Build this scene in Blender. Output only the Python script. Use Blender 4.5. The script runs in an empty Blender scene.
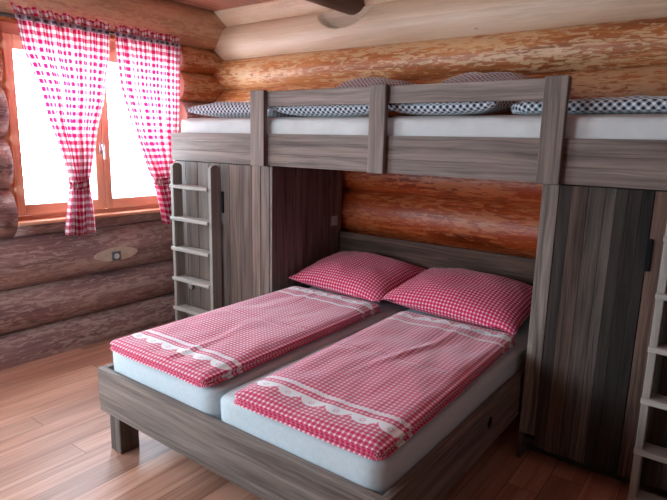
import bpy, bmesh, math, random
from mathutils import Vector, Matrix, noise

# ------------------------------------------------------------------ camera
scene = bpy.context.scene
cam_data = bpy.data.cameras.new('camera')
cam = bpy.data.objects.new('camera', cam_data)
scene.collection.objects.link(cam)
cam_data.sensor_fit = 'HORIZONTAL'
cam_data.sensor_width = 36.0
cam_data.lens = 551.02 / 667 * 36.0
cam_data.clip_start = 0.02
_r = Vector((0.79792362, 0.60231669, 0.02307597))
_u = Vector((-0.13505251, 0.141339, 0.98070592))
_f = Vector((-0.58743401, 0.78564489, -0.19412211))
cam.matrix_world = Matrix(((_r.x, _u.x, -_f.x, 4.4563), (_r.y, _u.y, -_f.y, -3.9571),
                           (_r.z, _u.z, -_f.z, 1.7756), (0, 0, 0, 1)))
scene.camera = cam

# ------------------------------------------------------------------ sky, windows' daylight, exposure
world = bpy.data.worlds.new('overcast_sky')
scene.world = world
world.use_nodes = True
wn = world.node_tree.nodes
wn['Background'].inputs['Color'].default_value = (0.70, 0.86, 1.0, 1)
wn['Background'].inputs['Strength'].default_value = 13.0

def portal(name, y0, y1, z0, z1):
    l = bpy.data.lights.new(name, 'AREA')
    l.shape = 'RECTANGLE'
    l.size = y1 - y0
    l.size_y = z1 - z0
    l.cycles.is_portal = True
    o = bpy.data.objects.new(name, l)
    scene.collection.objects.link(o)
    o.matrix_world = Matrix(((0, 0, -1, -0.34), (1, 0, 0, (y0 + y1) / 2), (0, -1, 0, (z0 + z1) / 2), (0, 0, 0, 1)))
    return o
_p = portal('added_window_daylight', -0.72, 0.72, 1.12, 2.55)  # portal of the added window behind the camera
_p.matrix_world = Matrix(((-1, 0, 0, 1.15), (0, 0, 1, -5.94), (0, -1, 0, 1.83), (0, 0, 0, 1))) @ Matrix.Rotation(math.pi, 4, 'Y')
portal('window_daylight', -2.06, -0.59, 1.12, 2.55)
portal('window_daylight_near', -4.56, -3.09, 1.12, 2.55)

vs = scene.view_settings
vs.view_transform = 'Standard'
vs.look = 'None'
vs.gamma = 1.0
vs.exposure = 1.45
vs.use_curve_mapping = False

# ------------------------------------------------------------------ helpers
C = scene.collection
rnd = random.Random(7)

class MB:
    """collects quads with uv (metres) and a per-corner (kind, brightness, seed) attribute"""
    def __init__(s):
        s.v = []; s.f = []; s.uv = []; s.at = []; s.mi = []; s.slot = 0
    def face(s, idx, uvs, at):
        s.f.append(idx); s.uv.append(uvs); s.at.append(at); s.mi.append(s.slot)
    def box(s, x0, x1, y0, y1, z0, z1, grain='z', tone=1.0, kind=0.0, seed=None, twist=0.0):
        seed = rnd.random() if seed is None else seed
        b = len(s.v)
        c = [(x, y, z) for x in (x0, x1) for y in (y0, y1) for z in (z0, z1)]
        s.v += c
        g = 'xyz'.index(grain)
        ou, ov = rnd.uniform(0, 40), rnd.uniform(0, 40)
        for idx, n in (((0, 1, 3, 2), 0), ((4, 6, 7, 5), 0), ((0, 4, 5, 1), 1), ((2, 3, 7, 6), 1), ((0, 2, 6, 4), 2), ((1, 5, 7, 3), 2)):
            o = [k for k in (0, 1, 2) if k != n]
            if g in o:
                ua = g; va = [k for k in o if k != g][0]; su = 1
            else:
                ua, va = o; su = 0.12
            s.face([b + i for i in idx], [(c[i][ua] * su + ou, c[i][va] + ov + n * 1.7) for i in idx], (kind, tone, seed))
    def build(s, name, mat, parent=None, bevel=0.0, smooth=False, label=None, segs=2):
        me = bpy.data.meshes.new(name)
        me.from_pydata(s.v, [], s.f)
        me.uv_layers.new(name='UVMap')
        me.color_attributes.new('board', 'FLOAT_COLOR', 'CORNER')
        uvl = me.uv_layers['UVMap']; col = me.color_attributes['board']
        k = 0
        for p in range(len(s.f)):
            a = s.at[p]
            for j in range(len(s.f[p])):
                uvl.data[k].uv = s.uv[p][j]
                aa = a[j] if isinstance(a[0], (tuple, list)) else a
                col.data[k].color = (aa[0], aa[1], aa[2], 1)
                k += 1
        for m in (mat if isinstance(mat, (list, tuple)) else [mat]):
            me.materials.append(m)
        me.polygons.foreach_set('material_index', s.mi)
        if smooth:
            for p in me.polygons: p.use_smooth = True
        bm = bmesh.new(); bm.from_mesh(me)
        bmesh.ops.recalc_face_normals(bm, faces=bm.faces)
        bm.to_mesh(me); bm.free()
        o = bpy.data.objects.new(name, me)
        C.objects.link(o)
        if parent: o.parent = parent
        if bevel:
            m = o.modifiers.new('soft_edges', 'BEVEL')
            m.width = bevel; m.segments = segs; m.limit_method = 'ANGLE'; m.angle_limit = 0.7
        if label: o['label'] = label
        return o

def empty(name, loc=(0, 0, 0)):
    o = bpy.data.objects.new(name, None)
    C.objects.link(o); o.location = loc; o.empty_display_size = 0.1
    return o

def tag(o, label=None, cat=None, group=None, kind=None):
    if label: o['label'] = label
    if cat: o['category'] = cat
    if group: o['group'] = group
    if kind: o['kind'] = kind
    return o

def place(root):
    """children were modelled in world coordinates: keep them there under the root's base"""
    def rec(o):
        for ch in o.children:
            if ch.parent == root:
                ch.matrix_parent_inverse = Matrix.Translation(-Vector(root.location))
            rec(ch)
    rec(root)

def copy_tree(o, parent=None, loc=None):
    c = o.copy(); C.objects.link(c)
    if parent:
        c.parent = parent; c.matrix_parent_inverse = o.matrix_parent_inverse.copy()
    if loc: c.location = loc
    for ch in list(o.children): copy_tree(ch, c)
    return c

def lathe(mb, prof, centre, axis, n=20, kind=0.0, tone=1.0):
    """surface of revolution: prof = [(radius, height)] along axis"""
    a = Vector(axis).normalized()
    e1 = a.orthogonal().normalized(); e2 = a.cross(e1)
    c = Vector(centre); b = len(mb.v); sd = rnd.random()
    for r, h in prof:
        for k in range(n):
            t = 2 * math.pi * k / n
            mb.v.append(tuple(c + a * h + (e1 * math.cos(t) + e2 * math.sin(t)) * r))
    for i in range(len(prof) - 1):
        for k in range(n):
            k2 = (k + 1) % n
            mb.face([b + i * n + k, b + i * n + k2, b + (i + 1) * n + k2, b + (i + 1) * n + k],
                    [(k / n, i), ((k + 1) / n, i), ((k + 1) / n, i + 1), (k / n, i + 1)], (kind, tone, sd))
    for i in (0, len(prof) - 1):
        if prof[i][0] > 1e-5:
            mb.face([b + i * n + k for k in range(n)], [(math.cos(k) * .02, math.sin(k) * .02) for k in range(n)], (kind, tone, sd))

def tube(mb, pts, r, n=10, tone=1.0):
    b = len(mb.v); P = [Vector(p) for p in pts]; sd = rnd.random()
    for i, p in enumerate(P):
        d = (P[min(i + 1, len(P) - 1)] - P[max(i - 1, 0)]).normalized()
        e1 = d.orthogonal().normalized(); e2 = d.cross(e1)
        e1 = Vector((0, 0, 1)).cross(d)
        e1 = e1.normalized() if e1.length > .01 else d.orthogonal().normalized()
        e2 = d.cross(e1)
        for k in range(n):
            t = 2 * math.pi * k / n
            mb.v.append(tuple(p + (e1 * math.cos(t) + e2 * math.sin(t)) * r))
    for i in range(len(P) - 1):
        for k in range(n):
            k2 = (k + 1) % n
            mb.face([b + i * n + k, b + i * n + k2, b + (i + 1) * n + k2, b + (i + 1) * n + k],
                    [(i * .1, k / n * .1)] * 4, (0, tone, sd))
    mb.face([b + k for k in range(n)], [(0, 0)] * n, (0, tone, sd))
    mb.face([b + (len(P) - 1) * n + k for k in range(n)], [(0, 0)] * n, (0, tone, sd))

# ------------------------------------------------------------------ materials
class NT:
    def __init__(s, name):
        s.m = bpy.data.materials.new(name); s.m.use_nodes = True
        s.t = s.m.node_tree; s.n = s.t.nodes; s.l = s.t.links
        s.bsdf = s.n['Principled BSDF']; s.out = s.n['Material Output']
    def add(s, kind, **kw):
        n = s.n.new(kind)
        for k, v in kw.items(): setattr(n, k, v)
        return n
    def put(s, sock, v):
        if isinstance(v, bpy.types.NodeSocket): s.l.new(v, sock)
        else: sock.default_value = v
    def math(s, op, a, b=0.0, c=0.0, clamp=False):
        n = s.add('ShaderNodeMath', operation=op, use_clamp=clamp)
        s.put(n.inputs[0], a); s.put(n.inputs[1], b); s.put(n.inputs[2], c)
        return n.outputs[0]
    def mix(s, f, a, b, blend='MIX'):
        n = s.add('ShaderNodeMix', data_type='RGBA', blend_type=blend)
        s.put(n.inputs[0], f); s.put(n.inputs[6], a); s.put(n.inputs[7], b)
        return n.outputs[2]
    def ramp(s, f, stops, interp='LINEAR'):
        n = s.add('ShaderNodeValToRGB'); s.put(n.inputs[0], f)
        n.color_ramp.interpolation = interp
        e = n.color_ramp.elements
        while len(e) < len(stops): e.new(0.5)
        for i, (p, c) in enumerate(stops):
            e[i].position = p; e[i].color = (*c, 1) if len(c) == 3 else c
        return n.outputs[0]
    def uv(s):
        return s.add('ShaderNodeUVMap', uv_map='UVMap').outputs[0]
    def sep(s, v):
        n = s.add('ShaderNodeSeparateXYZ'); s.l.new(v, n.inputs[0]); return n.outputs
    def attr(s):
        a = s.add('ShaderNodeAttribute', attribute_name='board')
        n = s.add('ShaderNodeSeparateColor'); s.l.new(a.outputs['Color'], n.inputs[0]); return n.outputs
    def scaled(s, v, sx, sy, sz=1.0, off=None):
        n = s.add('ShaderNodeMapping'); s.l.new(v, n.inputs['Vector'])
        n.inputs['Scale'].default_value = (sx, sy, sz)
        if off is not None: s.l.new(off, n.inputs['Location'])
        return n.outputs[0]
    def noise(s, v, scale, detail=4, rough=0.55, dist=0.0):
        n = s.add('ShaderNodeTexNoise'); s.l.new(v, n.inputs['Vector'])
        n.inputs['Scale'].default_value = scale; n.inputs['Detail'].default_value = detail
        n.inputs['Roughness'].default_value = rough; n.inputs['Distortion'].default_value = dist
        return n.outputs[0]
    def comb(s, x, y, z):
        n = s.add('ShaderNodeCombineXYZ'); s.put(n.inputs[0], x); s.put(n.inputs[1], y); s.put(n.inputs[2], z); return n.outputs[0]
    def bump(s, h, strength, dist=0.01):
        n = s.add('ShaderNodeBump'); s.l.new(h, n.inputs['Height'])
        n.inputs['Strength'].default_value = strength; n.inputs['Distance'].default_value = dist
        s.l.new(n.outputs[0], s.bsdf.inputs['Normal'])
    def fin(s, col, rough=0.6, spec=0.5):
        s.put(s.bsdf.inputs['Base Color'], col); s.put(s.bsdf.inputs['Roughness'], rough)
        s.bsdf.inputs['Specular IOR Level'].default_value = spec
        return s.m

def board_wood(name, dark, light, streak, rough=0.65, grain=1.0, knots=True, spec=0.35, rsat=0.0):
    """planed or weathered boards: kind = brownness, brightness and seed come from the mesh"""
    t = NT(name); uv = t.uv(); k, b, sd = t.attr()[:3]
    off = t.comb(t.math('MULTIPLY', sd, 31.7), t.math('MULTIPLY', sd, 17.3), 0.0)
    q = t.scaled(uv, 1, 1, 1, off)
    warp = t.noise(t.scaled(q, 1.5, 6), 1.0, 2)
    qx = t.sep(q)
    w = t.comb(qx[0], t.math('MULTIPLY_ADD', warp, 0.05, qx[1]), 0.0)
    g1 = t.noise(t.scaled(w, 2.2, 70), 1.0, 5, 0.65)
    g2 = t.noise(t.scaled(w, 0.9, 16), 1.0, 3, 0.6, 0.6)
    f = t.math('ADD', t.math('MULTIPLY', g1, 0.45), t.math('MULTIPLY', g2, 0.55))
    c = t.ramp(f, [(0.37, dark), (0.5, tuple((a + d) / 2 for a, d in zip(dark, light))), (0.62, light)])
    c = t.mix(t.math('MULTIPLY', k, 0.85), c, t.mix(1.0, c, (*streak, 1), 'MULTIPLY'))
    if knots:
        vo = t.add('ShaderNodeTexVoronoi'); t.l.new(t.scaled(w, 1.15, 5.5), vo.inputs['Vector'])
        vo.inputs['Scale'].default_value = 1.0
        kn = t.ramp(vo.outputs['Distance'], [(0.03, (0.75,) * 3), (0.085, (0,) * 3)])
        c = t.mix(t.math('MULTIPLY', t.sep(kn)[0], 0.8), c, tuple(x * 0.45 for x in dark) + (1,))
    c = t.mix(1.0, c, t.comb(b, b, b), 'MULTIPLY')
    t.bump(g1, 0.25, 0.004)
    return t.fin(c, rough, spec)

M = {}
M['grey_wood'] = board_wood('weathered_grey_boards', (0.084, 0.064, 0.053), (0.265, 0.218, 0.188), (1.15, 0.88, 0.78))
M['barn_wood'] = board_wood('old_barn_boards', (0.032, 0.024, 0.020), (0.165, 0.132, 0.112), (1.25, 0.78, 0.62), rough=0.75, spec=0.2)
M['pale_wood'] = board_wood('bleached_ladder_wood', (0.24, 0.21, 0.18), (0.42, 0.38, 0.335), (1.05, 0.95, 0.85), knots=False)
M['red_frame'] = board_wood('orange_stained_pine', (0.70, 0.31, 0.18), (0.84, 0.45, 0.29), (1.0, 0.8, 0.7), rough=0.4, knots=False)  # stain colour lightened, with the bloom of the bright window put into it
M['beam_wood'] = board_wood('dark_beam_wood', (0.07, 0.028, 0.020), (0.20, 0.075, 0.05), (1, .8, .7), rough=0.5)
M['ceiling_wood'] = board_wood('reddish_ceiling_boards', (0.42, 0.17, 0.12), (0.60, 0.29, 0.21), (1.0, 0.85, 0.8), rough=0.55)

def log_material(name, browns, pale, amount):
    t = NT(name); uv = t.uv(); k, b, sd = t.attr()[:3]
    off = t.comb(t.math('MULTIPLY', sd, 41.3), t.math('MULTIPLY', sd, 23.9), 0.0)
    q = t.scaled(uv, 1, 1, 1, off)
    wx = t.noise(t.scaled(q, 3, 9), 1.0, 3)
    qs = t.sep(q)
    w = t.comb(t.math('MULTIPLY_ADD', wx, 0.05, qs[0]), t.math('MULTIPLY_ADD', wx, 0.035, qs[1]), 0.0)
    grain = t.noise(t.scaled(w, 1.6, 55), 1.0, 4, 0.6)
    broad = t.noise(t.scaled(w, 0.8, 5), 1.0, 3, 0.5)
    patch = t.noise(t.scaled(w, 10, 42), 1.0, 4, 0.62, 0.7)
    area = t.noise(t.scaled(q, 1.1, 5.5), 1.0, 2, 0.5)
    brown = t.ramp(t.math('ADD', t.math('MULTIPLY', grain, 0.4), t.math('MULTIPLY', broad, 0.6)),
                   [(0.32, browns[0]), (0.48, browns[1]), (0.64, browns[2])])
    pm = t.math('ADD', t.math('MULTIPLY', patch, 0.75), t.math('MULTIPLY', area, 0.45))
    pm = t.ramp(pm, [(0.585, (0,) * 3), (0.64, (1,) * 3)])
    peeled = t.mix(t.math('MULTIPLY', t.sep(pm)[0], amount), brown, (*pale, 1))
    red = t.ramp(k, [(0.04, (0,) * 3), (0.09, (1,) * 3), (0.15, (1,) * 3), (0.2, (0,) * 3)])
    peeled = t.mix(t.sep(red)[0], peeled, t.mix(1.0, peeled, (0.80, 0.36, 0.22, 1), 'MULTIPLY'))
    smooth = t.ramp(t.math('ADD', t.math('MULTIPLY', grain, 0.35), t.math('MULTIPLY', broad, 0.65)),
                    [(0.3, (0.48, 0.30, 0.19)), (0.5, (0.67, 0.46, 0.315)), (0.68, (0.77, 0.57, 0.42))])
    vo = t.add('ShaderNodeTexVoronoi'); t.l.new(t.scaled(q, 2.2, 6.0), vo.inputs['Vector']); vo.inputs['Scale'].default_value = 1.0
    kn = t.ramp(vo.outputs['Distance'], [(0.028, (1,) * 3), (0.06, (0,) * 3)])
    smooth = t.mix(t.math('MULTIPLY', t.sep(kn)[0], 0.8), smooth, (0.12, 0.055, 0.03, 1))
    c = t.mix(t.ramp(k, [(0.2, (0,) * 3), (0.45, (1,) * 3)]), peeled, smooth)
    c = t.mix(t.ramp(k, [(0.7, (0,) * 3), (0.8, (1,) * 3)]), c, (0.74, 0.43, 0.33, 1))
    c = t.mix(1.0, c, t.comb(b, b, b), 'MULTIPLY')
    t.bump(t.math('ADD', grain, t.math('MULTIPLY', t.sep(pm)[0], -0.5)), 0.3, 0.006)
    return t.fin(c, 0.42, 0.45)
M['log'] = log_material('peeled_log_wood', ((0.15, 0.038, 0.012), (0.42, 0.125, 0.036), (0.62, 0.245, 0.080)), (0.74, 0.49, 0.27), 0.66)
M['log_dark'] = log_material('shaded_log_wood', ((0.09, 0.05, 0.050), (0.19, 0.108, 0.102), (0.29, 0.18, 0.16)), (0.44, 0.33, 0.28), 0.55)  # the backlit wall's shade and bluish light are put into these browns

def floor_material():
    t = NT('larch_floor_boards'); g = t.add('ShaderNodeNewGeometry').outputs['Position']
    x, y, z = t.sep(g)[:3]
    W = 0.165
    fx = t.math('DIVIDE', x, W); ix = t.math('FLOOR', fx); frx = t.math('FRACT', fx)
    wn_ = t.add('ShaderNodeTexWhiteNoise', noise_dimensions='1D'); t.l.new(ix, wn_.inputs['W'])
    fy = t.math('ADD', t.math('DIVIDE', y, 2.6), t.math('MULTIPLY', wn_.outputs[0], 9.7))
    iy = t.math('FLOOR', fy); fry = t.math('FRACT', fy)
    wn2 = t.add('ShaderNodeTexWhiteNoise', noise_dimensions='2D'); t.l.new(t.comb(ix, iy, 0.0), wn2.inputs['Vector'])
    sd = wn2.outputs[0]
    q = t.comb(t.math('MULTIPLY_ADD', sd, 13.0, y), t.math('MULTIPLY_ADD', sd, 7.0, x), 0.0)
    warp = t.noise(t.scaled(q, 1.2, 5), 1.0, 2)
    qq = t.sep(q)
    w = t.comb(qq[0], t.math('MULTIPLY_ADD', warp, 0.07, qq[1]), 0.0)
    g1 = t.noise(t.scaled(w, 1.8, 60), 1.0, 4, 0.6); g2 = t.noise(t.scaled(w, 0.8, 14), 1.0, 3, 0.5, 0.5)
    f = t.math('ADD', t.math('MULTIPLY', g1, 0.4), t.math('MULTIPLY', g2, 0.6))
    c = t.ramp(f, [(0.32, (0.28, 0.122, 0.080)), (0.5, (0.45, 0.228, 0.155)), (0.68, (0.60, 0.34, 0.245))])
    br = t.math('MULTIPLY_ADD', sd, 0.40, 0.76)
    c = t.mix(1.0, c, t.comb(br, br, br), 'MULTIPLY')
    e = t.math('MINIMUM', t.math('MULTIPLY', t.math('MINIMUM', frx, t.math('SUBTRACT', 1.0, frx)), W),
               t.math('MULTIPLY', t.math('MINIMUM', fry, t.math('SUBTRACT', 1.0, fry)), 2.6))
    gap = t.ramp(t.math('MULTIPLY', e, 100.0), [(0.10, (1,) * 3), (0.30, (0,) * 3)])
    c = t.mix(t.math('MULTIPLY', t.sep(gap)[0], 0.75), c, (0.06, 0.022, 0.012, 1))
    t.bump(t.math('SUBTRACT', t.math('MULTIPLY', g1, 0.15), t.sep(gap)[0]), 0.25, 0.003)
    return t.fin(c, t.math('MULTIPLY_ADD', g2, 0.15, 0.34), 0.5)
M['floor'] = floor_material()

def gingham(name, dark, pale, pitch, lace=None, translucent=0.0, see=0.0, mid=0.55, sheen=0.35, bias=False, white=-2.55):
    """woven check in cloth coordinates; lace = (length, near tip, near end, far tip, far end)"""
    t = NT(name); u, v = t.sep(t.uv())[:2]
    if bias:
        u, v = t.math('MULTIPLY', t.math('ADD', u, v), .7071), t.math('MULTIPLY', t.math('SUBTRACT', u, v), .7071)
    def stripe(x):
        fr = t.math('FRACT', t.math('DIVIDE', x, pitch))
        d = t.math('ABSOLUTE', t.math('SUBTRACT', fr, 0.5))
        return t.math('MULTIPLY_ADD', d, 14.0, white, clamp=True)        # 1 outside, 0 in the middle half
    a, b = stripe(u), stripe(v)
    both = t.math('MULTIPLY', a, b); one = t.math('MAXIMUM', a, b)
    f = t.math('ADD', t.math('MULTIPLY', one, mid), t.math('MULTIPLY', both, 1.0 - mid))
    weave = t.noise(t.scaled(t.uv(), 260, 260), 1.0, 2)
    c = t.mix(f, (*pale, 1), (*dark, 1))
    if lace:
        L, n0, n1, f0, f1 = lace
        band = None
        for v_, tip, end in ((v, n0, n1), (t.math('SUBTRACT', L, v), f0, f1)):
            w = end - tip
            sc = t.math('ABSOLUTE', t.math('SINE', t.math('MULTIPLY', u, math.pi / 0.128)))
            lo = t.math('SUBTRACT', tip + 0.052, t.math('MULTIPLY', t.math('POWER', sc, 0.6), 0.052))
            s1 = t.math('MULTIPLY', t.math('GREATER_THAN', v_, lo), t.math('LESS_THAN', v_, tip + 0.064))
            s2 = t.math('MULTIPLY', t.math('GREATER_THAN', v_, end - 0.022), t.math('LESS_THAN', v_, end))
            # small embroidered flowers
            cu = t.math('SUBTRACT', t.math('FRACT', t.math('DIVIDE', u, 0.128)), 0.5)
            cu = t.math('MULTIPLY', cu, 0.128); cv = t.math('SUBTRACT', v_, tip + 0.031)
            r = t.math('SQRT', t.math('ADD', t.math('MULTIPLY', cu, cu), t.math('MULTIPLY', cv, cv)))
            ang = t.math('ARCTAN2', cv, cu)
            pet = t.math('GREATER_THAN', t.math('SINE', t.math('MULTIPLY', ang, 6.0)), -0.1)
            ring = t.math('MULTIPLY', t.math('GREATER_THAN', r, 0.0065), t.math('LESS_THAN', r, 0.0135))
            fl = t.math('MULTIPLY', pet, ring)
            hole = t.math('MULTIPLY', t.math('GREATER_THAN', t.math('SINE', t.math('MULTIPLY', u, 2 * math.pi / 0.011)), 0.35),
                          t.math('LESS_THAN', t.math('ABSOLUTE', t.math('SUBTRACT', v_, end - 0.011)), 0.0035))
            c = t.mix(t.math('MAXIMUM', s1, s2), c, (0.80, 0.78, 0.78, 1))
            c = t.mix(t.math('MULTIPLY', t.math('MAXIMUM', t.math('MULTIPLY', fl, s1), t.math('MULTIPLY', hole, s2)), 0.85), c, (*dark, 1))
    t.bump(weave, 0.15, 0.002)
    t.fin(c, 0.85, 0.2)
    t.bsdf.inputs['Sheen Weight'].default_value = sheen
    t.bsdf.inputs['Sheen Roughness'].default_value = 0.4
    if translucent:
        tr = t.add('ShaderNodeBsdfTranslucent'); t.put(tr.inputs['Color'], c)
        m1 = t.add('ShaderNodeMixShader'); m1.inputs[0].default_value = translucent
        t.l.new(t.bsdf.outputs[0], m1.inputs[1]); t.l.new(tr.outputs[0], m1.inputs[2])
        tp = t.add('ShaderNodeBsdfTransparent')
        m2 = t.add('ShaderNodeMixShader'); m2.inputs[0].default_value = see
        t.l.new(m1.outputs[0], m2.inputs[1]); t.l.new(tp.outputs[0], m2.inputs[2])
        t.l.new(m2.outputs[0], t.out.inputs['Surface'])
    return t.m
RED, PALE = (0.57, 0.008, 0.088), (0.86, 0.70, 0.73)
M['duvet_red'] = gingham('red_gingham_duvet_cotton', RED, PALE, 0.024, lace=(1.54, 0.10, 0.225, 0.06, 0.225), white=-2.1, mid=0.80, sheen=0.5)
M['pillow_red'] = gingham('red_gingham_pillow_cotton', RED, PALE, 0.024, white=-2.0, mid=0.84, sheen=0.12)
M['loft_check'] = gingham('black_gingham_cotton', (0.018, 0.020, 0.032), (0.66, 0.68, 0.72), 0.030, mid=0.5, bias=True)
M['loft_brown'] = gingham('brown_gingham_cotton', (0.12, 0.05, 0.045), (0.62, 0.52, 0.50), 0.024, mid=0.5, bias=True)
M['curtain'] = gingham('red_gingham_curtain_voile', (0.50, 0.004, 0.060), (0.90, 0.86, 0.88), 0.057, translucent=0.5, see=0.0, white=-2.6, mid=0.72, sheen=0.0)

def plain(name, col, rough=0.5, metal=0.0, spec=0.5, nscale=0.0, amt=0.0, bump=0.0):
    t = NT(name)
    if nscale:
        tc = t.add('ShaderNodeTexCoord').outputs['Object']
        n = t.noise(t.scaled(tc, nscale, nscale, nscale), 1.0, 4)
        c = t.ramp(n, [(0.3, tuple(x * (1 - amt) for x in col)), (0.7, tuple(min(1, x * (1 + amt)) for x in col))])
        if bump: t.bump(n, bump, 0.004)
    else: c = (*col, 1)
    t.fin(c, rough, spec); t.bsdf.inputs['Metallic'].default_value = metal
    return t.m
M['sheet'] = plain('white_jersey_sheet', (0.52, 0.59, 0.62), 0.9, 0, 0.2, 60, 0.05, 0.12)
M['loft_sheet'] = plain('white_cotton_sheet', (0.55, 0.55, 0.535), 0.9, 0, 0.2, 9, 0.06, 0.25)
M['tape'] = plain('grey_header_tape', (0.42, 0.30, 0.36), 0.9)
M['dash'] = plain('dark_rod_gap', (0.07, 0.05, 0.07), 0.8)
M['chrome'] = plain('brushed_handle_metal', (0.62, 0.62, 0.64), 0.3, 1.0)
M['rod'] = plain('dark_curtain_rod_metal', (0.07, 0.065, 0.07), 0.4, 0.6)
M['slot'] = plain('slot_shade_and_knot_black', (0.008, 0.008, 0.009), 0.8, 0.0, 0.1, 30, 0.2)  # black for the shade inside the door pull slots, also for the rail knot
M['plate_grey'] = plain('grey_socket_plastic', (0.14, 0.14, 0.16), 0.35)
M['plate_silver'] = plain('silver_socket_plastic', (0.45, 0.44, 0.43), 0.35)
M['socket_white'] = plain('white_socket_plastic', (0.72, 0.72, 0.70), 0.35)
M['hole'] = plain('socket_hole_black', (0.01, 0.01, 0.01), 0.6)
M['planed'] = plain('planed_log_face', (0.60, 0.47, 0.37), 0.6, 0, 0.3, 20, 0.12)
M['plaster'] = plain('plain_timber_lining', (0.40, 0.25, 0.15), 0.7, 0, 0.3, 6, 0.15)

def glass_material():
    t = NT('window_glass')
    gl = t.add('ShaderNodeBsdfGlossy'); gl.inputs['Roughness'].default_value = 0.02
    tp = t.add('ShaderNodeBsdfTransparent'); tp.inputs['Color'].default_value = (0.96, 0.98, 0.98, 1)
    lw = t.add('ShaderNodeLayerWeight'); lw.inputs['Blend'].default_value = 0.5
    fr = t.math('MULTIPLY_ADD', t.math('POWER', lw.outputs['Facing'], 5.0), 0.9, 0.04)
    m = t.add('ShaderNodeMixShader')
    t.l.new(fr, m.inputs[0]); t.l.new(tp.outputs[0], m.inputs[1]); t.l.new(gl.outputs[0], m.inputs[2])
    t.l.new(m.outputs[0], t.out.inputs['Surface'])
    return t.m
M['glass'] = glass_material()

# ------------------------------------------------------------------ room shell
RX, FY, CZ = 5.35, -5.6, 3.0

def log_run(mb, axis, a0, a1, z0, z1, plane, kind=0.0, tone=1.0, seed=None, clamp=None, ends=(True, True), step=0.12, scoop=None):
    """one log lying along x (back wall) or y (left wall); plane = where neighbouring logs meet"""
    seed = rnd.random() if seed is None else seed
    h = z1 - z0; R = h * 0.56; zc = (z0 + z1) / 2
    dep = math.sqrt(R * R - h * h / 4)
    n = 120 if scoop else 26
    m = max(2, int((a1 - a0) / step)) + 1
    b = len(mb.v)
    ou, ov = seed * 57.0, seed * 33.0
    vk = []
    for i in range(m):
        a = a0 + (a1 - a0) * i / (m - 1)
        for k in range(n):
            t = 2 * math.pi * k / n
            rr = R * (1 + 0.022 * noise.noise(Vector((a * 1.3, math.cos(t) * 1.2 + seed * 9, math.sin(t) * 1.2))))
            out = math.cos(t) * rr - dep; z = zc + math.sin(t) * rr
            kk = kind
            if clamp:
                z = min(max(z, clamp[0]), clamp[1])
            if scoop:
                sx, sz, sr = scoop
                if abs(a - sx) < sr:
                    lim = sz - math.sqrt(sr * sr - (a - sx) ** 2)
                    if z > lim and out > 0.018: out = 0.018 - .02 * (z - lim); kk = 0.62
            vk.append(kk)
            mb.v.append((a, plane - out, z) if axis == 'x' else (plane + out, a, z))
    for i in range(m - 1):
        for k in range(n):
            k2 = (k + 1) % n
            idx = [b + i * n + k, b + i * n + k2, b + (i + 1) * n + k2, b + (i + 1) * n + k]
            ua, ub = a0 + (a1 - a0) * i / (m - 1) + ou, a0 + (a1 - a0) * (i + 1) / (m - 1) + ou
            va, vb = 2 * math.pi * R * k / n + ov, 2 * math.pi * R * (k + 1) / n + ov
            mb.face(idx, [(ua, va), (ua, vb), (ub, vb), (ub, va)], [(vk[j - b], tone * (0.72 if kind > .5 and vk[j - b] > .61 else 1), seed) for j in idx])
    for e, i in ((ends[0], 0), (ends[1], m - 1)):
        if e:
            mb.face([b + i * n + k for k in range(n)], [(0.02 * math.cos(k), 0.02 * math.sin(k)) for k in range(n)], (0.9, 1.0, seed))

fl = MB(); fl.box(-0.3, RX + .2, FY - .2, 0.3, -0.12, 0.0, 'y')
tag(fl.build('floor', M['floor']), kind='structure')

# left wall: logs along y, two window openings
LP = -0.03
OPEN = [(-4.58, -2.98), (-2.09, -0.49)]
BACK = [(-4.58, -3.05), (-2.09, -0.56)]
OZ0, OZ1 = 1.085, 2.575
left_z = [-0.16, 0.24, 0.585, 0.985, 1.36, 1.74, 2.124, 2.398, 2.633, 3.02]
left_tone = [1.35, 1.4, 1.4, 1.45, 1.4, 1.4, .85, .9, .95]
mb = MB()
for i in range(len(left_z) - 1):
    z0, z1 = left_z[i], left_z[i + 1]; sd = rnd.random(); tn = left_tone[i]
    kd = 0.0 if i < 8 else 0.33
    mb.slot = 1 if i >= 6 else 0
    if z1 <= OZ0 + .0 or z0 >= OZ1:
        log_run(mb, 'y', FY - .1, 0.25, z0, z1, LP, kd, tn, sd)
    else:
        cuts = [FY - .1] + [c for o in OPEN for c in o] + [0.25]
        for s in range(0, len(cuts), 2):
            log_run(mb, 'y', cuts[s], cuts[s + 1], z0, z1, LP, kd, tn, sd)
        for o0, o1 in OPEN:
            if z0 < OZ0: log_run(mb, 'y', o0, o1, z0, z1, LP, kd, tn, sd, clamp=(-9, OZ0))
            if z1 > OZ1: log_run(mb, 'y', o0, o1, z0, z1, LP, kd, tn, sd, clamp=(OZ1, 9))
mb.slot = 0
# backing so that no light leaks between logs
for y0, y1 in ((FY - .1, BACK[0][0]), (BACK[0][1], BACK[1][0]), (BACK[1][1], 0.25)):
    mb.box(-0.24, -0.05, y0, y1, -0.1, 3.05, 'y', 0.6)
for y0, y1 in BACK:
    mb.box(-0.24, -0.05, y0, y1, -0.1, OZ0 - .02, 'y', 0.6); mb.box(-0.24, -0.05, y0, y1, OZ1 + .02, 3.05, 'y', 0.6)
wall_left = tag(mb.build('wall_left', [M['log_dark'], M['log']], smooth=True), kind='structure')

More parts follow.
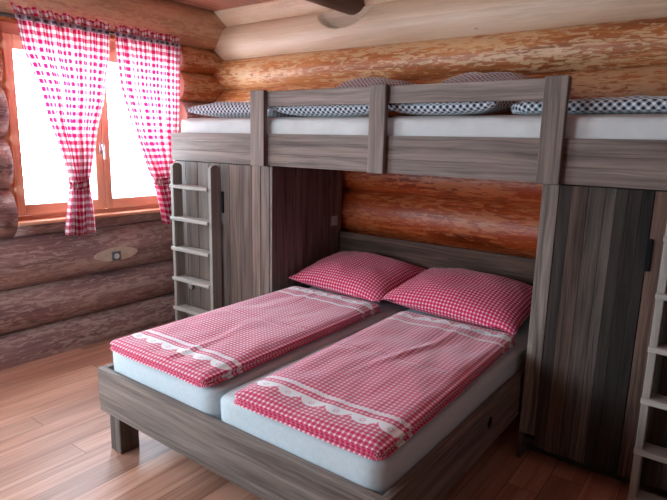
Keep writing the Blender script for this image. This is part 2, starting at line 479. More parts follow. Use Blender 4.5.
# back wall: logs along x
BP = 0.03
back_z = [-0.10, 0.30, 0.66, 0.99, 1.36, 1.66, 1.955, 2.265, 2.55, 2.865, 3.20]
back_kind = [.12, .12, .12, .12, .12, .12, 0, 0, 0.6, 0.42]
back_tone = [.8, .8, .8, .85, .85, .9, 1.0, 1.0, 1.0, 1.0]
mb = MB()
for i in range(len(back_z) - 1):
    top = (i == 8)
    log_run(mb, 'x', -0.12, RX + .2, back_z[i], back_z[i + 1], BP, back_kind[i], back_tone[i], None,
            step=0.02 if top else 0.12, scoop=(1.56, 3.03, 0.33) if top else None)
mb.box(-.2, RX + .2, 0.05, 0.28, -0.1, 3.2, 'x', 0.6)
tag(mb.build('wall_back', M['log'], smooth=True), kind='structure')

mb = MB(); mb.box(RX, RX + .2, FY - .2, 0.3, -.1, 3.1, 'y', 0.9)
tag(mb.build('wall_right', M['log_dark']), kind='structure')  # unseen wall, given the dark material to cut its bounce
mb = MB()
for a, b, c, d in ((-.3, 0.385, -.1, 3.1), (1.915, RX + .2, -.1, 3.1), (0.385, 1.915, -.1, OZ0), (0.385, 1.915, OZ1, 3.1)):
    mb.box(a, b, FY - .2, FY, c, d, 'x', 0.9)
tag(mb.build('wall_front', M['plaster']), kind='structure')
mb = MB()
x = -0.3
while x < RX + .2:
    mb.box(x + .002, x + .138, FY - .2, .3, CZ, CZ + .03, 'y', rnd.uniform(.85, 1.1)); x += .14
mb.box(-.35, RX + .3, FY - .3, .35, CZ + .03, CZ + .2, 'y', 0.7)
tag(mb.build('ceiling', M['ceiling_wood']), kind='structure')
mb = MB(); mb.box(0.02, 0.075, FY, -0.0, 0.0, 0.035, 'y', 0.9)
tag(mb.build('baseboard_left', M['ceiling_wood'], bevel=0.01), kind='structure')

# ceiling beam: round pole let into the notched log
mb = MB()
lathe(mb, [(0.135, 0.0), (0.135, 1.2), (0.128, 3), (0.135, 5.6)], (1.63, 0.10, 2.94), (0, -1, 0), 28)
for i in range(len(mb.f)):      # run the grain along the beam
    mb.uv[i] = [(mb.v[j][1], mb.v[j][0] * .7 + mb.v[j][2]) for j in mb.f[i]]
tag(mb.build('trim_1', M['beam_wood'], smooth=True), kind='structure')

# ------------------------------------------------------------------ windows
def bar(mb, x0, x1, y0, y1, z0, z1, grain, tone=1.0):
    mb.box(x0, x1, y0, y1, z0, z1, grain, tone)

def make_window(name, dy):
    w = empty(name, (0, -1.32 + dy, OZ0)); tag(w, kind='structure')
    Y0, Y1, Z0, Z1 = -2.09 + dy, -0.56 + dy, OZ0, OZ1
    mb = MB(); a, b = -0.16, -0.035
    bar(mb, a, b, Y0, Y0 + .05, Z0, Z1, 'z'); bar(mb, a, b, Y1 - .05, Y1, Z0, Z1, 'z')
    bar(mb, a, b, Y0 + .05, Y1 - .05, Z1 - .085, Z1, 'y'); bar(mb, a, b, Y0 + .05, Y1 - .05, Z0, Z0 + .06, 'y')
    mb.build('window_frame', M['red_frame'], w, 0.004)
    for (g0, g1) in ((-1.985 + dy, -1.39 + dy), (-1.25 + dy, -.66 + dy)):
        mb = MB(); a, b = -0.10, -0.005; s = 0.066; gz0, gz1 = 1.235, 2.387
        bar(mb, a, b, g0 - s, g0, gz0 - .085, gz1 + .108, 'z'); bar(mb, a, b, g1, g1 + s, gz0 - .085, gz1 + .108, 'z')
        bar(mb, a, b, g0, g1, gz1, gz1 + .108, 'y'); bar(mb, a, b, g0, g1, gz0 - .085, gz0, 'y')
        sa = mb.build('window_sash', M['red_frame'], w, 0.006)
        mb = MB(); mb.box(-0.062, -0.054, g0 - .005, g1 + .005, gz0 - .005, gz1 + .005, 'z')
        mb.build('glass_pane', M['glass'], sa)
        if g0 < -1.3 + dy and dy == 0 and g0 < -1.5:
            mb = MB(); hy = g1 + .05
            mb.box(-0.005, 0.004, hy - .014, hy + .014, 1.625, 1.715, 'z')
            tube(mb, [(0.0, hy, 1.695), (0.035, hy, 1.695)], 0.009)
            tube(mb, [(0.035, hy, 1.705), (0.042, hy, 1.68), (0.042, hy + .004, 1.63), (0.04, hy + .006, 1.575)], 0.0095)
            mb.build('window_handle', M['chrome'], sa, smooth=True, label='brushed metal lever handle')
    mb = MB(); mb.box(-0.03, 0.085, Y0 + .002, Y1 - .002, OZ0, OZ0 + .028, 'y', 1.05)
    mb.build('window_sill', M['red_frame'], w, 0.006)
    place(w)
    return w
make_window('window_1', 0.0)
make_window('window_2', -2.49)
w3 = make_window('added_fill_window', 0.0001)  # unseen window added behind the camera to brighten back wall and ceiling
w3.location = (1.15, FY, OZ0); w3.rotation_euler = (0, 0, math.pi / 2)

# ------------------------------------------------------------------ curtains
mb = MB(); tube(mb, [(0.135, -2.35, 2.585), (0.135, -1.3, 2.60), (0.135, -0.585, 2.605)], 0.011, 12)
lathe(mb, [(0.004, 0), (0.012, .004), (0.013, .010), (0.008, .016), (0.002, .018)], (0.135, -0.60, 2.605), (0, 1, 0), 14)
rod = empty('curtain_rod', (0.135, -1.3, 2.6))
mb.build('rod', M['rod'], rod, smooth=True)
for y in (-2.3, -0.62):
    mb = MB(); mb.box(0.02, 0.135, y - .008, y + .008, 2.57, 2.59, 'z'); mb.build('bracket', M['rod'], rod, 0.003)
place(rod); tag(rod, 'thin dark metal curtain rod running above the window along the log wall', 'curtain rod')

def lerp(a, b, t): return a + (b - a) * t
def curve(keys, t):
    for (t0, v0), (t1, v1) in zip(keys, keys[1:]):
        if t <= t1:
            q = (t - t0) / (t1 - t0) if t1 > t0 else 0
            return lerp(v0, v1, q)
    return keys[-1][1]

def make_curtain(label, left, right, cloth_w, pleats, phase, ztop=2.665, zbot=0.985, ztie=1.385, hang=None):
    o = empty('gingham_curtain', (0.13, (left[0][1] + right[0][1]) / 2, zbot))
    nu, nv = 150, 110
    def pos(s, t, off=0.0):
        z = lerp(ztop, zbot, t)
        y0, y1 = curve(left, t), curve(right, t)
        wd = y1 - y0
        amp = min(0.042, 0.006 + 0.010 * (cloth_w / wd - 1.2))
        if t < 0.06: amp = 0.006
        w1 = math.sin(2 * math.pi * pleats * s + phase + 1.1 * math.sin(5 * t + s * 4))
        w2 = math.sin(2 * math.pi * pleats * 2.3 * s + 2 + phase)
        x = 0.155 + amp * w1 + amp * .35 * w2
        # frill above the rod flutters
        if t < 0.028: x += 0.008 * math.sin(60 * s + phase); z += 0.008 * math.sin(38 * s + phase) + 0.006 * math.sin(91 * s) * (1 - t / .028)
        y = lerp(y0, y1, s) + 0.004 * math.sin(2 * math.pi * pleats * s * 1.7 + phase) * (1 if 0.02 < s < 0.98 else 0)
        z += 0.010 * math.sin(3 * math.pi * s + phase) * t * (1 if t > .9 else 0.3)
        return (x + off, y, z)
    mb = MB(); L = (ztop - zbot) * 1.02
    for j in range(nv + 1):
        for i in range(nu + 1): mb.v.append(pos(i / nu, j / nv))
    for j in range(nv):
        for i in range(nu):
            a = j * (nu + 1) + i
            uvq = [((i + di) / nu * cloth_w, (j + dj) / nv * L) for di, dj in ((0, 0), (1, 0), (1, 1), (0, 1))]
            mb.face([a, a + 1, a + nu + 2, a + nu + 1], uvq, (0, 1, 0))
    mb.build('cloth', M['curtain'], o, smooth=True)
    # gathered header tape with the rod showing through its slots
    mb = MB(); t0, t1 = 0.032, 0.056; n = 150; b = 0
    for i in range(n + 1):
        mb.v.append(pos(i / n, t0, 0.006)); mb.v.append(pos(i / n, t1, 0.006))
    for i in range(n): mb.face([2 * i, 2 * i + 2, 2 * i + 3, 2 * i + 1], [(0, 0)] * 4, (0, 1, 0))
    tp = mb.build('header_tape', M['tape'], o, smooth=True, label='grey gathered tape with dark slots')
    m = tp.modifiers.new('thick', 'SOLIDIFY'); m.thickness = 0.002
    for k in range(12):
        s0, s1 = (k + .25) / 12, (k + .68) / 12
        mb = MB()
        for q in range(6):
            s = lerp(s0, s1, q / 5)
            mb.v.append(pos(s, 0.039, 0.0095)); mb.v.append(pos(s, 0.050, 0.0095))
        for q in range(5): mb.face([2 * q, 2 * q + 2, 2 * q + 3, 2 * q + 1], [(0, 0)] * 4, (0, 1, 0))
        mb.build('tape_slot', M['dash'], tp)
    # tie band
    tt = (ztop - ztie) / (ztop - zbot)
    y0, y1 = curve(left, tt), curve(right, tt)
    mb = MB(); n = 28; b = 0; zc = ztie
    for i in range(n):
        a = 2 * math.pi * i / n
        for dz in (-.03, .03):
            mb.v.append((0.155 + 0.058 * math.sin(a), (y0 + y1) / 2 + (y1 - y0) * .54 * math.cos(a), zc + dz + .008 * math.sin(a * 2)))
    for i in range(n):
        i2 = (i + 1) % n
        mb.face([2 * i, 2 * i2, 2 * i2 + 1, 2 * i + 1], [(i / n * .4, 0), ((i + 1) / n * .4, 0), ((i + 1) / n * .4, .06), (i / n * .4, .06)], (0, 1, 0))
    tb = mb.build('tieback', M['curtain'], o, smooth=True)
    tb.modifiers.new('thick', 'SOLIDIFY').thickness = 0.004
    place(o)
    return tag(o, label, 'curtain', 'gingham curtains at the window')
make_curtain('red gingham curtain tied narrow in front of the left window sash',
             [(0, -2.05), (.038, -2.025), (.18, -1.994), (.31, -1.913), (.4625, -1.853), (.586, -1.785), (.748, -1.71), (.98, -1.77), (1, -1.775)],
             [(0, -1.284), (.174, -1.307), (.379, -1.381), (.504, -1.456), (.742, -1.559), (1, -1.527)], 1.35, 8, 0.4)
make_curtain('red gingham curtain hanging in the window corner beside the bunk ladder',
             [(0, -1.262), (.286, -1.224), (.533, -1.109), (.758, -.935), (.895, -.871), (1, -.844)],
             [(0, -.605), (.37, -.642), (.6, -.684), (.79, -.731), (1, -.676)], 1.3, 8, 2.1)

# ------------------------------------------------------------------ double bed
XL, XR, YF, YB = 1.69, 3.57, -2.43, -0.10
bed = empty('double_bed', ((XL + XR) / 2, (YF + YB) / 2, 0))
mb = MB()
mb.box(XL, XR, YF, YF + .038, 0.305, 0.508, 'x', 1.0, 0.1); mb.box(XL + .002, XR - .002, YF + .002, YF + .038, 0.252, 0.303, 'x', 0.9, 0.1)
mb.build('footboard', M['grey_wood'], bed, 0.004)
for x0, x1 in ((XL, XL + .036), (XR - .036, XR)):
    mb = MB(); mb.box(x0, x1, YF + .040, -0.98, 0.300, 0.506, 'y', 0.85, 0.35); mb.box(x0 + .002, x1 - .002, YF + .040, -0.98, 0.252, 0.298, 'y', 0.8, 0.35)
    mb.box(x0, x1, -0.98, YB - .036, 0.252, 0.506, 'y', 0.85, 0.35)
    sr = mb.build('side_rail', M['grey_wood'], bed, 0.004)
    if x0 > 3:
        mb = MB(); lathe(mb, [(0.004, 0.0008), (0.020, 0.0012), (0.030, 0.0004)], (XR, -1.42, 0.40), (1, 0, 0), 22)
        mb.build('knot', M['slot'], sr, label='dark knot in the rail')
for xx in (XL + .018, XR - .145):
    for yy in (YF + .045, YB - .20):
        mb = MB(); mb.box(xx, xx + .035, yy, yy + .115, 0, 0.30, 'z', .75); mb.box(xx + .037, xx + .105, yy - .004, yy + .115, 0, 0.30, 'z', .8)
        mb.build('leg', M['grey_wood'], bed, 0.004)
mb = MB()
for z0, z1, tn in ((0.25, 0.52, .55), (0.521, 0.78, .55), (0.781, 1.006, .65)):
    mb.box(XL - .03, XR, YB - .034, YB, z0, z1, 'x', tn, 0.9)
mb.build('headboard', M['barn_wood'], bed, 0.004)
for k in range(14):
    y = YF + .10 + k * .155
    mb = MB(); mb.box(XL + .036, XR - .036, y, y + .09, 0.33, 0.35, 'x', 1.0); mb.build('slat', M['pale_wood'], bed)
place(bed); tag(bed, 'grey wooden double bed standing under the loft between the wardrobes', 'bed')

def slab(name, x0, x1, y0, y1, zb, zt, mat, prof, wr=None, nx=40, ny=60, corner=0.05, seed=0.0, parent=None):
    """soft slab: a top sheet whose rim rolls down along prof [(outward, drop 0..1, arc)]"""
    T = zt - zb
    mb = MB()
    def top(x, y):
        e = min(x - x0, x1 - x, y - y0, y1 - y)
        z = zt - 0.012 * max(0, 1 - e / 0.045) ** 2
        if wr: z += wr(x - x0, y - y0) * min(1, e / .06)
        return z
    W, L = x1 - x0, y1 - y0
    def rc(x, y):
        # round the corners in plan
        dx = min(x - x0, x1 - x); dy = min(y - y0, y1 - y); c = corner
        if dx < c and dy < c:
            a, b = c - dx, c - dy
            m = max(a, b); d = math.hypot(a, b)
            if d > 1e-9:
                k = m / d
                sx = 1 if x - x0 < x1 - x else -1; sy = 1 if y - y0 < y1 - y else -1
                cx = x0 + c if sx > 0 else x1 - c; cy = y0 + c if sy > 0 else y1 - c
                return cx - sx * a * k, cy - sy * b * k
        return x, y
    for j in range(ny + 1):
        for i in range(nx + 1):
            x = x0 + W * i / nx; y = y0 + L * j / ny
            xr_, yr_ = rc(x, y)
            mb.v.append((xr_, yr_, top(x, y)))
    loop = [(i, 0) for i in range(nx)] + [(nx, j) for j in range(ny)] + [(i, ny) for i in range(nx, 0, -1)] + [(0, j) for j in range(ny, 0, -1)]
    for j in range(ny):
        for i in range(nx):
            a = j * (nx + 1) + i
            mb.face([a, a + 1, a + nx + 2, a + nx + 1],
                    [(mb.v[k][0] - x0, mb.v[k][1] - y0) for k in (a, a + 1, a + nx + 2, a + nx + 1)], (0, 1, seed))
    pts = [mb.v[j * (nx + 1) + i] for i, j in loop]; N = len(pts)
    nrm = []
    for k in range(N):
        a, b = pts[k - 1], pts[(k + 1) % N]
        d = Vector((b[1] - a[1], -(b[0] - a[0]), 0)).normalized(); nrm.append(d)
    prev = [j * (nx + 1) + i for i, j in loop]
    puv = [(p[0] - x0, p[1] - y0) for p in pts]
    base_uv = list(puv)
    for o_, d_, arc in prof:
        cur, cuv = [], []
        for k in range(N):
            p, n_ = pts[k], nrm[k]
            wob = 0.18 * noise.noise(Vector((p[0] * 6 + seed, p[1] * 6, d_ * 3))) if wr else 0.0
            oo = o_ * (1 + wob)
            z = p[2] - (p[2] - zb) * min(1.0, d_ + (wob * .25 if 0.02 < d_ < .98 else 0))
            mb.v.append((p[0] + n_.x * oo, p[1] + n_.y * oo, z)); cur.append(len(mb.v) - 1)
            cuv.append((base_uv[k][0] + n_.x * arc, base_uv[k][1] + n_.y * arc))
        for k in range(N):
            k2 = (k + 1) % N
            mb.face([prev[k], cur[k], cur[k2], prev[k2]], [puv[k], cuv[k], cuv[k2], puv[k2]], (0, 1, seed))
        prev, puv = cur, cuv
    b = len(mb.v); mb.v.append(((x0 + x1) / 2, (y0 + y1) / 2, zb))
    for k in range(N):
        k2 = (k + 1) % N
        mb.face([prev[k], b, prev[k2]], [puv[k], (.3, .3), puv[k2]], (0, 1, seed))
    return mb.build(name, mat, parent, smooth=True)

def round_prof(T, r=0.03):
    P = []
    for k in range(1, 6):
        a = k / 5 * math.pi / 2; P.append((r * math.sin(a), r * (1 - math.cos(a)) / T, r * a))
    P.append((r, .5, r * 1.57 + T * .3)); 
    for k in range(0, 5):
        a = k / 5 * math.pi / 2; P.append((r * math.cos(a), 1 - r * (1 - math.sin(a)) / T, T + r * .5 + r * a))
    P.append((0.0, 1.0, T + 2 * r))
    return P

for x0, x1, lb in ((1.729, 2.612, 'white sheeted mattress on the window side of the double bed'),
                   (2.620, 3.530, 'white sheeted mattress on the wardrobe side of the double bed')):
    r = 0.035
    wf = lambda x, y: 0.003 * noise.noise(Vector((x * 5 + x0, y * 4, 1)))
    tag(slab('mattress', x0 + r, x1 - r, -2.388 + r, -0.15 - r, 0.352, 0.632, M['sheet'], round_prof(0.28, r), wf, 24, 50, 0.03, x0),
        lb, 'mattress', 'mattresses on the double bed')

def fold_prof(T):
    P = []
    def lobe(z0, z1, r, n=7):
        for k in range(n + 1):
            a = k / n * math.pi
            P.append((r * math.sin(a), (z0 + (z1 - z0) * (1 - math.cos(a)) / 2) / T, None))
    lobe(0, T * .40, 0.016); P[-1] = (-0.010, P[-1][1], None)
    lobe(T * .42, T * .70, 0.010); P[-1] = (-0.010, P[-1][1], None)
    lobe(T * .72, T, 0.020)
    arc = 0; out = []; po, pd = 0, 0
    for o_, d_, _ in P:
        arc += math.hypot(o_ - po, (d_ - pd) * T); po, pd = o_, d_
        out.append((o_, d_, arc))
    return out

def creases(seed):
    def w(x, y):
        z = 0.012 * noise.noise(Vector((x * 4 + seed, y * 2.2, seed))) + 0.007 * noise.noise(Vector((x * 11, y * 5 + seed, 2)))
        d = (x - .36 - .09 * math.sin(y * 3 + seed)); z += 0.012 * math.exp(-(d / .02) ** 2) * (0.5 + .5 * math.sin(y * 4 + seed))
        d2 = (y - 0.72 - .12 * x - 0.02 * math.sin(x * 9)); z -= 0.004 * math.exp(-(d2 / .012) ** 2)
        return z
    return w
for x0, x1, sd, lb in ((1.785, 2.562, 1.0, 'folded red gingham duvet with lace bands on the window-side mattress'),
                       (2.748, 3.505, 4.0, 'folded red gingham duvet with lace bands on the wardrobe-side mattress')):
    dv = tag(slab('duvet', x0 + .012, x1 - .012, -2.402, -0.862, 0.638, 0.696, M['duvet_red'], fold_prof(0.058), creases(sd), 44, 84, 0.03, sd),
        lb, 'duvet', 'red gingham duvets')
    # not laid quite square to the mattress
    pc = Vector(((x0 + x1) / 2, -1.65, 0)); ra = 0.012 if sd < 2 else 0.030
    dv.data.transform(Matrix.Translation(pc) @ Matrix.Rotation(ra, 4, 'Z') @ Matrix.Translation(-pc))

def pillow(name, c, w, d, th, tilt, yaw, mat, label, cat, group, seed, roll=0.0, full=0.62):
    """stuffed pillow with pinched corners; w along x, d along y"""
    n, m = 44, 34
    mb = MB()
    def pt(u, v, side):
        pu, pv = abs(u), abs(v)
        sh = 1 - 0.055 * (1 - pv ** 2) * pu ** 6; sv = 1 - 0.07 * (1 - pu ** 2) * pv ** 6
        x = u * w / 2 * sh; y = v * d / 2 * sv
        e = max(0.0, (1 - pu ** 2.6)) ** full * max(0.0, (1 - pv ** 2.6)) ** full
        z = side * th / 2 * e
        if side > 0:
            z += e * (0.016 * noise.noise(Vector((u * 2.4 + seed, v * 2.4, seed))) + 0.006 * noise.noise(Vector((u * 7, v * 7 + seed, 0))))
            z += (pu * pv) ** 2 * 0.012 * math.sin((u - v) * 16 + seed)
        else:
            z *= 0.75
        return (x, y, z)
    for side in (1, -1):
        b = len(mb.v)
        for j in range(m + 1):
            for i in range(n + 1):
                u = math.sin((i / n * 2 - 1) * math.pi / 2) * .35 + (i / n * 2 - 1) * .65
                v = math.sin((j / m * 2 - 1) * math.pi / 2) * .35 + (j / m * 2 - 1) * .65
                mb.v.append(pt(u, v, side))
        # cloth coordinates follow the swelling of the surface
        P = lambda i, j: Vector(mb.v[b + j * (n + 1) + i])
        U, V = {}, {}
        for j in range(m + 1):
            acc = 0.0; U[0, j] = 0.0
            for i in range(1, n + 1): acc += (P(i, j) - P(i - 1, j)).length; U[i, j] = acc
            mid = U[n // 2, j]
            for i in range(n + 1): U[i, j] -= mid
        for i in range(n + 1):
            acc = 0.0; V[i, 0] = 0.0
            for j in range(1, m + 1): acc += (P(i, j) - P(i, j - 1)).length; V[i, j] = acc
            mid = V[i, m // 2]
            for j in range(m + 1): V[i, j] -= mid
        for j in range(m):
            for i in range(n):
                a = b + j * (n + 1) + i
                q = [a, a + 1, a + n + 2, a + n + 1]; w_ = [(i, j), (i + 1, j), (i + 1, j + 1), (i, j + 1)]
                if side < 0: q, w_ = q[::-1], w_[::-1]
                mb.face(q, [(U[k], V[k]) for k in w_], (0, 1, seed))
    o = mb.build(name, mat, smooth=True)
    bm = bmesh.new(); bm.from_mesh(o.data)
    bmesh.ops.remove_doubles(bm, verts=bm.verts, dist=0.0006)
    bmesh.ops.recalc_face_normals(bm, faces=bm.faces); bm.to_mesh(o.data); bm.free()
    o.location = c; o.rotation_euler = (tilt, roll, yaw)
    return tag(o, label, cat, group)

pillow('pillow', (2.110, -0.485, 0.755), 0.880, 0.69, 0.25, 0.165, -0.05, M['pillow_red'],
       'plump red gingham pillow at the headboard beside the left wardrobe', 'pillow', 'red gingham pillows', 1.3, roll=0.02)
pillow('pillow', (3.010, -0.490, 0.752), 0.965, 0.70, 0.26, 0.14, -0.04, M['pillow_red'],
       'plump red gingham pillow at the headboard beside the right wardrobe', 'pillow', 'red gingham pillows', 5.1, roll=0.02)

# ------------------------------------------------------------------ wardrobes
FRONT = -0.975
def plank_front(mb, xs, tones, kinds, z0, z1, gap, y0=FRONT, th=0.024):
    for i in range(len(xs) - 1):
        jz = rnd.uniform(-.006, .006)
        mb.box(xs[i] + gap, xs[i + 1] - gap, y0 - rnd.uniform(0, .003), y0 + th, z0 + jz, z1, 'z', tones[i], kinds[i])

def make_wardrobe(x0, x1, doors, label, side_planks, matn, zb):
    w = empty('wardrobe', ((x0 + x1) / 2, -0.52, 0))
    mb = MB()
    ys = [FRONT, -.80, -.62, -.43, -.26, -0.095]
    for s0, s1 in ((x0, x0 + .024), (x1 - .024, x1)):
        for a, b in zip(ys, ys[1:]):
            mb.box(s0, s1, a + .001, b - .001, 0.0, 1.583, 'z', rnd.uniform(*side_planks), rnd.uniform(0, .1))
    mb.box(x0 + .024, x1 - .024, -.118, -.095, 0.08, 1.58, 'z', .8)
    mb.box(x0 + .024, x1 - .024, FRONT + .03, -.12, 0.10, 0.125, 'x', .8); mb.box(x0 + .024, x1 - .024, FRONT + .03, -.12, 1.555, 1.582, 'x', .8)
    mb.box(x0 + .024, x1 - .024, FRONT + .13, FRONT + .15, 0.0, 0.10, 'x', .5)  # recessed plinth, its shade put into a darker tone
    mb.build('body', M[matn[1]], w, 0.003)
    for xs, tn, kd, handle in doors:
        mb = MB(); plank_front(mb, xs, tn, kd, zb, 1.580, .0018 if x0 < 2 else .0005)
        d = mb.build('door', M[matn[0]], w, 0.0015)
        if handle:
            hx, hz0, hz1 = handle
            mb = MB(); mb.box(hx - .013, hx + .013, FRONT - .012, FRONT + .004, hz0, hz1, 'z')
            mb.build('handle', M['slot'], d, 0.004, label='dark plate standing for the shade in a recessed pull slot')
    return w

# left one
a = 0.515
wl = make_wardrobe(0.512, 1.648, [
    ([0.538, .66, .81, .95, 1.085], [.85, .66, .8, .7], [.3, .5, .4, .5], None),
    ([1.089, 1.19, 1.31, 1.435, 1.53, 1.622], [.62, .80, .68, .90, .76], [.5, .6, .6, .8, .7], (1.115, 1.19, 1.36))],
    '', (.72, .95), ('grey_wood', 'grey_wood'), 0.10)
mb = MB(); lathe(mb, [(0.010, 0), (0.010, .012), (0.024, .016), (0.027, .026), (0.020, .034), (0.004, .037)], (0.715, FRONT - .002, 0.515), (0, -1, 0), 18)
mb.build('knob', M['pale_wood'], wl, smooth=True, label='small round pale knob')
place(wl); tag(wl, 'grey plank wardrobe on the window side, behind the left ladder under the loft', 'wardrobe', 'plank wardrobes carrying the loft')
# right one
wr_ = make_wardrobe(3.587, 4.722, [
    ([3.676, 3.735, 3.815, 3.893, 3.942, 3.996, 4.055, 4.104], [.42, .60, .72, .95, .28, .25, .20], [.2, .6, .2, .0, .1, .2, .1], (4.113, 1.195, 1.352)),
    ([4.107, 4.175], [.95], [.8], None),
    ([4.179, 4.30, 4.43, 4.56, 4.70], [.4, .6, .5, .5], [.3, .3, .3, .3], None)],
    '', (.8, 1.2), ('barn_wood', 'barn_wood'), 0.105)
mb = MB(); mb.box(3.589, 3.674, FRONT - .006, FRONT + .03, .168, 1.58, 'z', 1.75, 0)
mb.build('front_stile', M['barn_wood'], wr_, 0.003, label='pale grey edge board')
place(wr_); tag(wr_, 'dark weathered barn board wardrobe right of the bed behind the right ladder', 'wardrobe', 'plank wardrobes carrying the loft')

# ------------------------------------------------------------------ loft bed
loft = empty('loft_bed', (2.6, -0.5, 1.585))
mb = MB(); LX0, LX1 = 0.505, 4.735
mb.box(LX0, LX1, -0.998, -0.970, 1.587, 1.6735, 'x', .88, .5)
mb.box(LX0, LX1, -0.996, -0.970, 1.674, 1.7465, 'x', .80, .55)
mb.box(LX0, LX1, -0.998, -0.970, 1.747, 1.815, 'x', .88, .45)
mb.build('side_board', M['grey_wood'], loft, 0.0012)
for px in (1.490, 2.522, 3.567):
    mb = MB(); mb.box(px, px + (.135 if px < 2 else .115), -1.040, -1.000, 1.583, 2.118, 'z', .95 if px < 3 else .85, .5)
    mb.build('guard_post', M['grey_wood'], loft, 0.004)
mb = MB(); mb.box(1.50, 3.68, -0.999, -0.967, 2.006, 2.112, 'x', 1.02, .35)
mb.build('guard_rail', M['grey_wood'], loft, 0.004)
mb = MB(); y = -0.969
while y < -.1:
    mb.box(LX0 + .02, LX1 - .02, y + .001, y + .139, 1.588, 1.612, 'x', rnd.uniform(.5, .7), .3); y += .14
mb.build('base_boards', M['grey_wood'], loft)
for x0, x1 in ((LX0, LX0 + .026), (LX1 - .026, LX1)):
    mb = MB(); mb.box(x0, x1, -.968, -.1, 1.614, 1.815, 'y', .9, .2); mb.build('end_board', M['grey_wood'], loft, 0.003)
place(loft); tag(loft, 'long grey board loft bed with guard rail spanning both wardrobes', 'loft bed')

for x0, x1, lb in ((0.535, 2.535, 'white sheeted loft mattress over the window-side wardrobe'), (2.545, 4.70, 'white sheeted loft mattress over the dark wardrobe')):
    r = .04
    wf = lambda x, y: 0.004 * noise.noise(Vector((x * 7 + x0, y * 4, 1)))
    tag(slab('mattress', x0 + r, x1 - r, -0.962 + r, -0.11 - r, 1.614, 1.938, M['loft_sheet'], round_prof(.324, r), wf, 60, 24, 0.05, x0),
        lb, 'mattress', 'loft mattresses')

def lumps(seed, amp, k=3.0):
    return lambda x, y: amp * noise.noise(Vector((x * k + seed, y * k, seed))) + amp * .4 * noise.noise(Vector((x * 9, y * 6 + seed, 1)))
def soft_prof(T):
    P = []
    for k in range(1, 10):
        a = k / 9 * math.pi; P.append((min(T * .45, .045) * math.sin(a), (1 - math.cos(a)) / 2, T * 1.3 * k / 9))
    return P
pillow('duvet', (1.070, -0.54, 2.000), 1.04, 0.66, 0.15, 0.0, 0.0, M['loft_check'],
       'flat black and white checked loft duvet beside the window, above the left ladder', 'duvet', 'loft duvets', 9.4, full=0.36)
tag(slab('duvet', 3.34, 4.58, -0.86, -0.18, 1.950, 2.022, M['loft_check'], soft_prof(.072), lumps(8, .02), 48, 30, .12, 8),
    'black and white checked loft duvet lying above the dark wardrobe', 'duvet', 'loft duvets')
pillow('duvet', (2.06, -0.79, 2.012), 0.96, 0.28, 0.185, 0.05, 0.02, M['loft_check'],
       'rumpled black and white checked duvet behind the guard rail, left of the middle post', 'duvet', 'loft duvets', 3.3, full=0.38)
pillow('duvet', (2.925, -0.79, 2.010), 0.74, 0.28, 0.17, 0.05, -0.02, M['loft_check'],
       'rumpled black and white checked duvet behind the guard rail, right of the middle post', 'duvet', 'loft duvets', 6.2, full=0.38)
pillow('pillow', (2.04, -0.36, 2.10), 0.76, 0.44, 0.26, 0.42, 0.0, M['loft_brown'],
       'brown checked pillow showing over the guard rail, left of the middle post', 'pillow', 'loft pillows', 2.2)
pillow('pillow', (2.93, -0.345, 2.095), 0.74, 0.44, 0.26, 0.42, 0.0, M['loft_brown'],
       'brown checked pillow showing over the guard rail, right of the middle post', 'pillow', 'loft pillows', 7.7)

# ------------------------------------------------------------------ ladders
def make_ladder():
    o = empty('bunk_ladder', (0.86, -1.0, 0))
    x0, x1 = 0.612, 1.115; t = .034; y0, y1 = -1.098, -1.003
    for a in (x0, x1 - t):
        mb = MB(); b = len(mb.v)
        # side board with a rounded head
        prof = [(y0, 0.0), (y1, 0.0), (y1, 1.545)]
        for k in range(1, 8):
            q = k / 8 * math.pi; prof.append(((y0 + y1) / 2 + (y1 - y0) / 2 * math.cos(q), 1.535 + 0.035 * math.sin(q)))
        prof.append((y0, 1.545)); n = len(prof); sd = rnd.random()
        for xx in (a, a + t):
            for (yy, zz) in prof: mb.v.append((xx, yy, zz))
        mb.face(list(range(n)), [(p[1], p[0]) for p in prof], (0, .80, sd))
        mb.face(list(range(n, 2 * n)), [(p[1], p[0] + 1) for p in prof], (0, .80, sd))
        for k in range(n):
            k2 = (k + 1) % n
            mb.face([k, k2, n + k2, n + k], [(prof[k][1], 2), (prof[k2][1], 2), (prof[k2][1], 2 + t), (prof[k][1], 2 + t)], (0, .85, sd))
        mb.build('stile', M['pale_wood'], o, 0.004)
    for z in (0.085, 0.345, 0.608, 0.868, 1.125, 1.392):
        mb = MB(); mb.box(x0 - .002, x1 - t + .004, y0 - .018, y1 - .002, z - .028, z, 'x', 1.05); mb.build('tread', M['pale_wood'], o, 0.005)
    place(o)
    return o
lad = make_ladder()
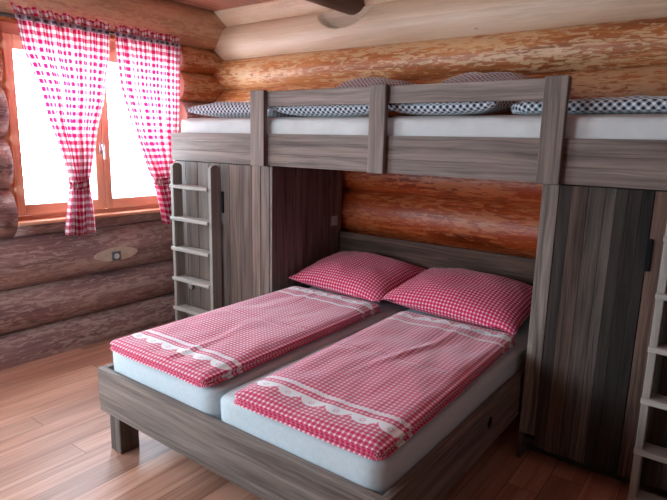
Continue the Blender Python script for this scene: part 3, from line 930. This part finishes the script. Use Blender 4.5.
tag(lad, 'grey wooden ladder with flat treads on the window-side wardrobe', 'ladder', 'bunk ladders')
lad2 = copy_tree(lad, None, (0.86 + 3.568, -1.0, 0))
tag(lad2, 'grey wooden ladder with flat treads on the dark wardrobe', 'ladder', 'bunk ladders')

# ------------------------------------------------------------------ sockets
mb = MB(); n = 36
for xx, sc in ((0.03, 1.05), (0.101, 1.0)):
    for k in range(n):
        a = 2 * math.pi * k / n; c, s = math.cos(a), math.sin(a)
        mb.v.append((xx, -1.305 + .205 * sc * (abs(c) ** 1.25) * (1 if c > 0 else -1), 0.758 + .060 * sc * s))
for k in range(n):
    k2 = (k + 1) % n; mb.face([k, k2, n + k2, n + k], [(0, 0)] * 4, (0, 1, 0))
mb.face(list(range(n, 2 * n)), [(0, 0)] * n, (0, 1, 0))
mb.build('planed_patch', M['planed'], wall_left, label='pale planed oval cut on the log')

def socket(name, c, nrm, plate, lens, label):
    o = empty(name, c); c = Vector(c); nx = Vector(nrm); side = Vector((0, 0, 1)).cross(nx)
    mb = MB(); h = .041
    def boxn(hw, d0, d1, mb):
        p = c + nx * d0 - side * hw; q = c + nx * d1 + side * hw
        mb.box(min(p.x, q.x), max(p.x, q.x), min(p.y, q.y), max(p.y, q.y), c.z - hw, c.z + hw, 'z')
    boxn(h, 0, .010, mb); mb.build('plate', plate, o, 0.003)
    mb = MB(); lathe(mb, [(0.024, 0.009), (0.024, 0.013), (0.020, 0.013), (0.018, 0.0105), (0.001, 0.0105)], c, nrm, 20)
    mb.build('socket_well', lens, o)
    for s in (-.009, .009):
        mb = MB(); lathe(mb, [(0.003, 0.0104), (0.003, 0.0112), (0.0005, 0.0112)], c + side * s, nrm, 8); mb.build('pin_hole', M['hole'], o)
    place(o)
    return tag(o, label, 'socket')
socket('wall_socket', (0.101, -1.315, 0.742), (1, 0, 0), M['plate_grey'], M['socket_white'], 'grey power socket on the pale oval patch of the log wall under the window')
socket('wall_socket', (1.6485, -0.205, 1.105), (1, 0, 0), M['plate_silver'], M['plate_silver'], 'silver power socket on the wardrobe side above the left pillow')
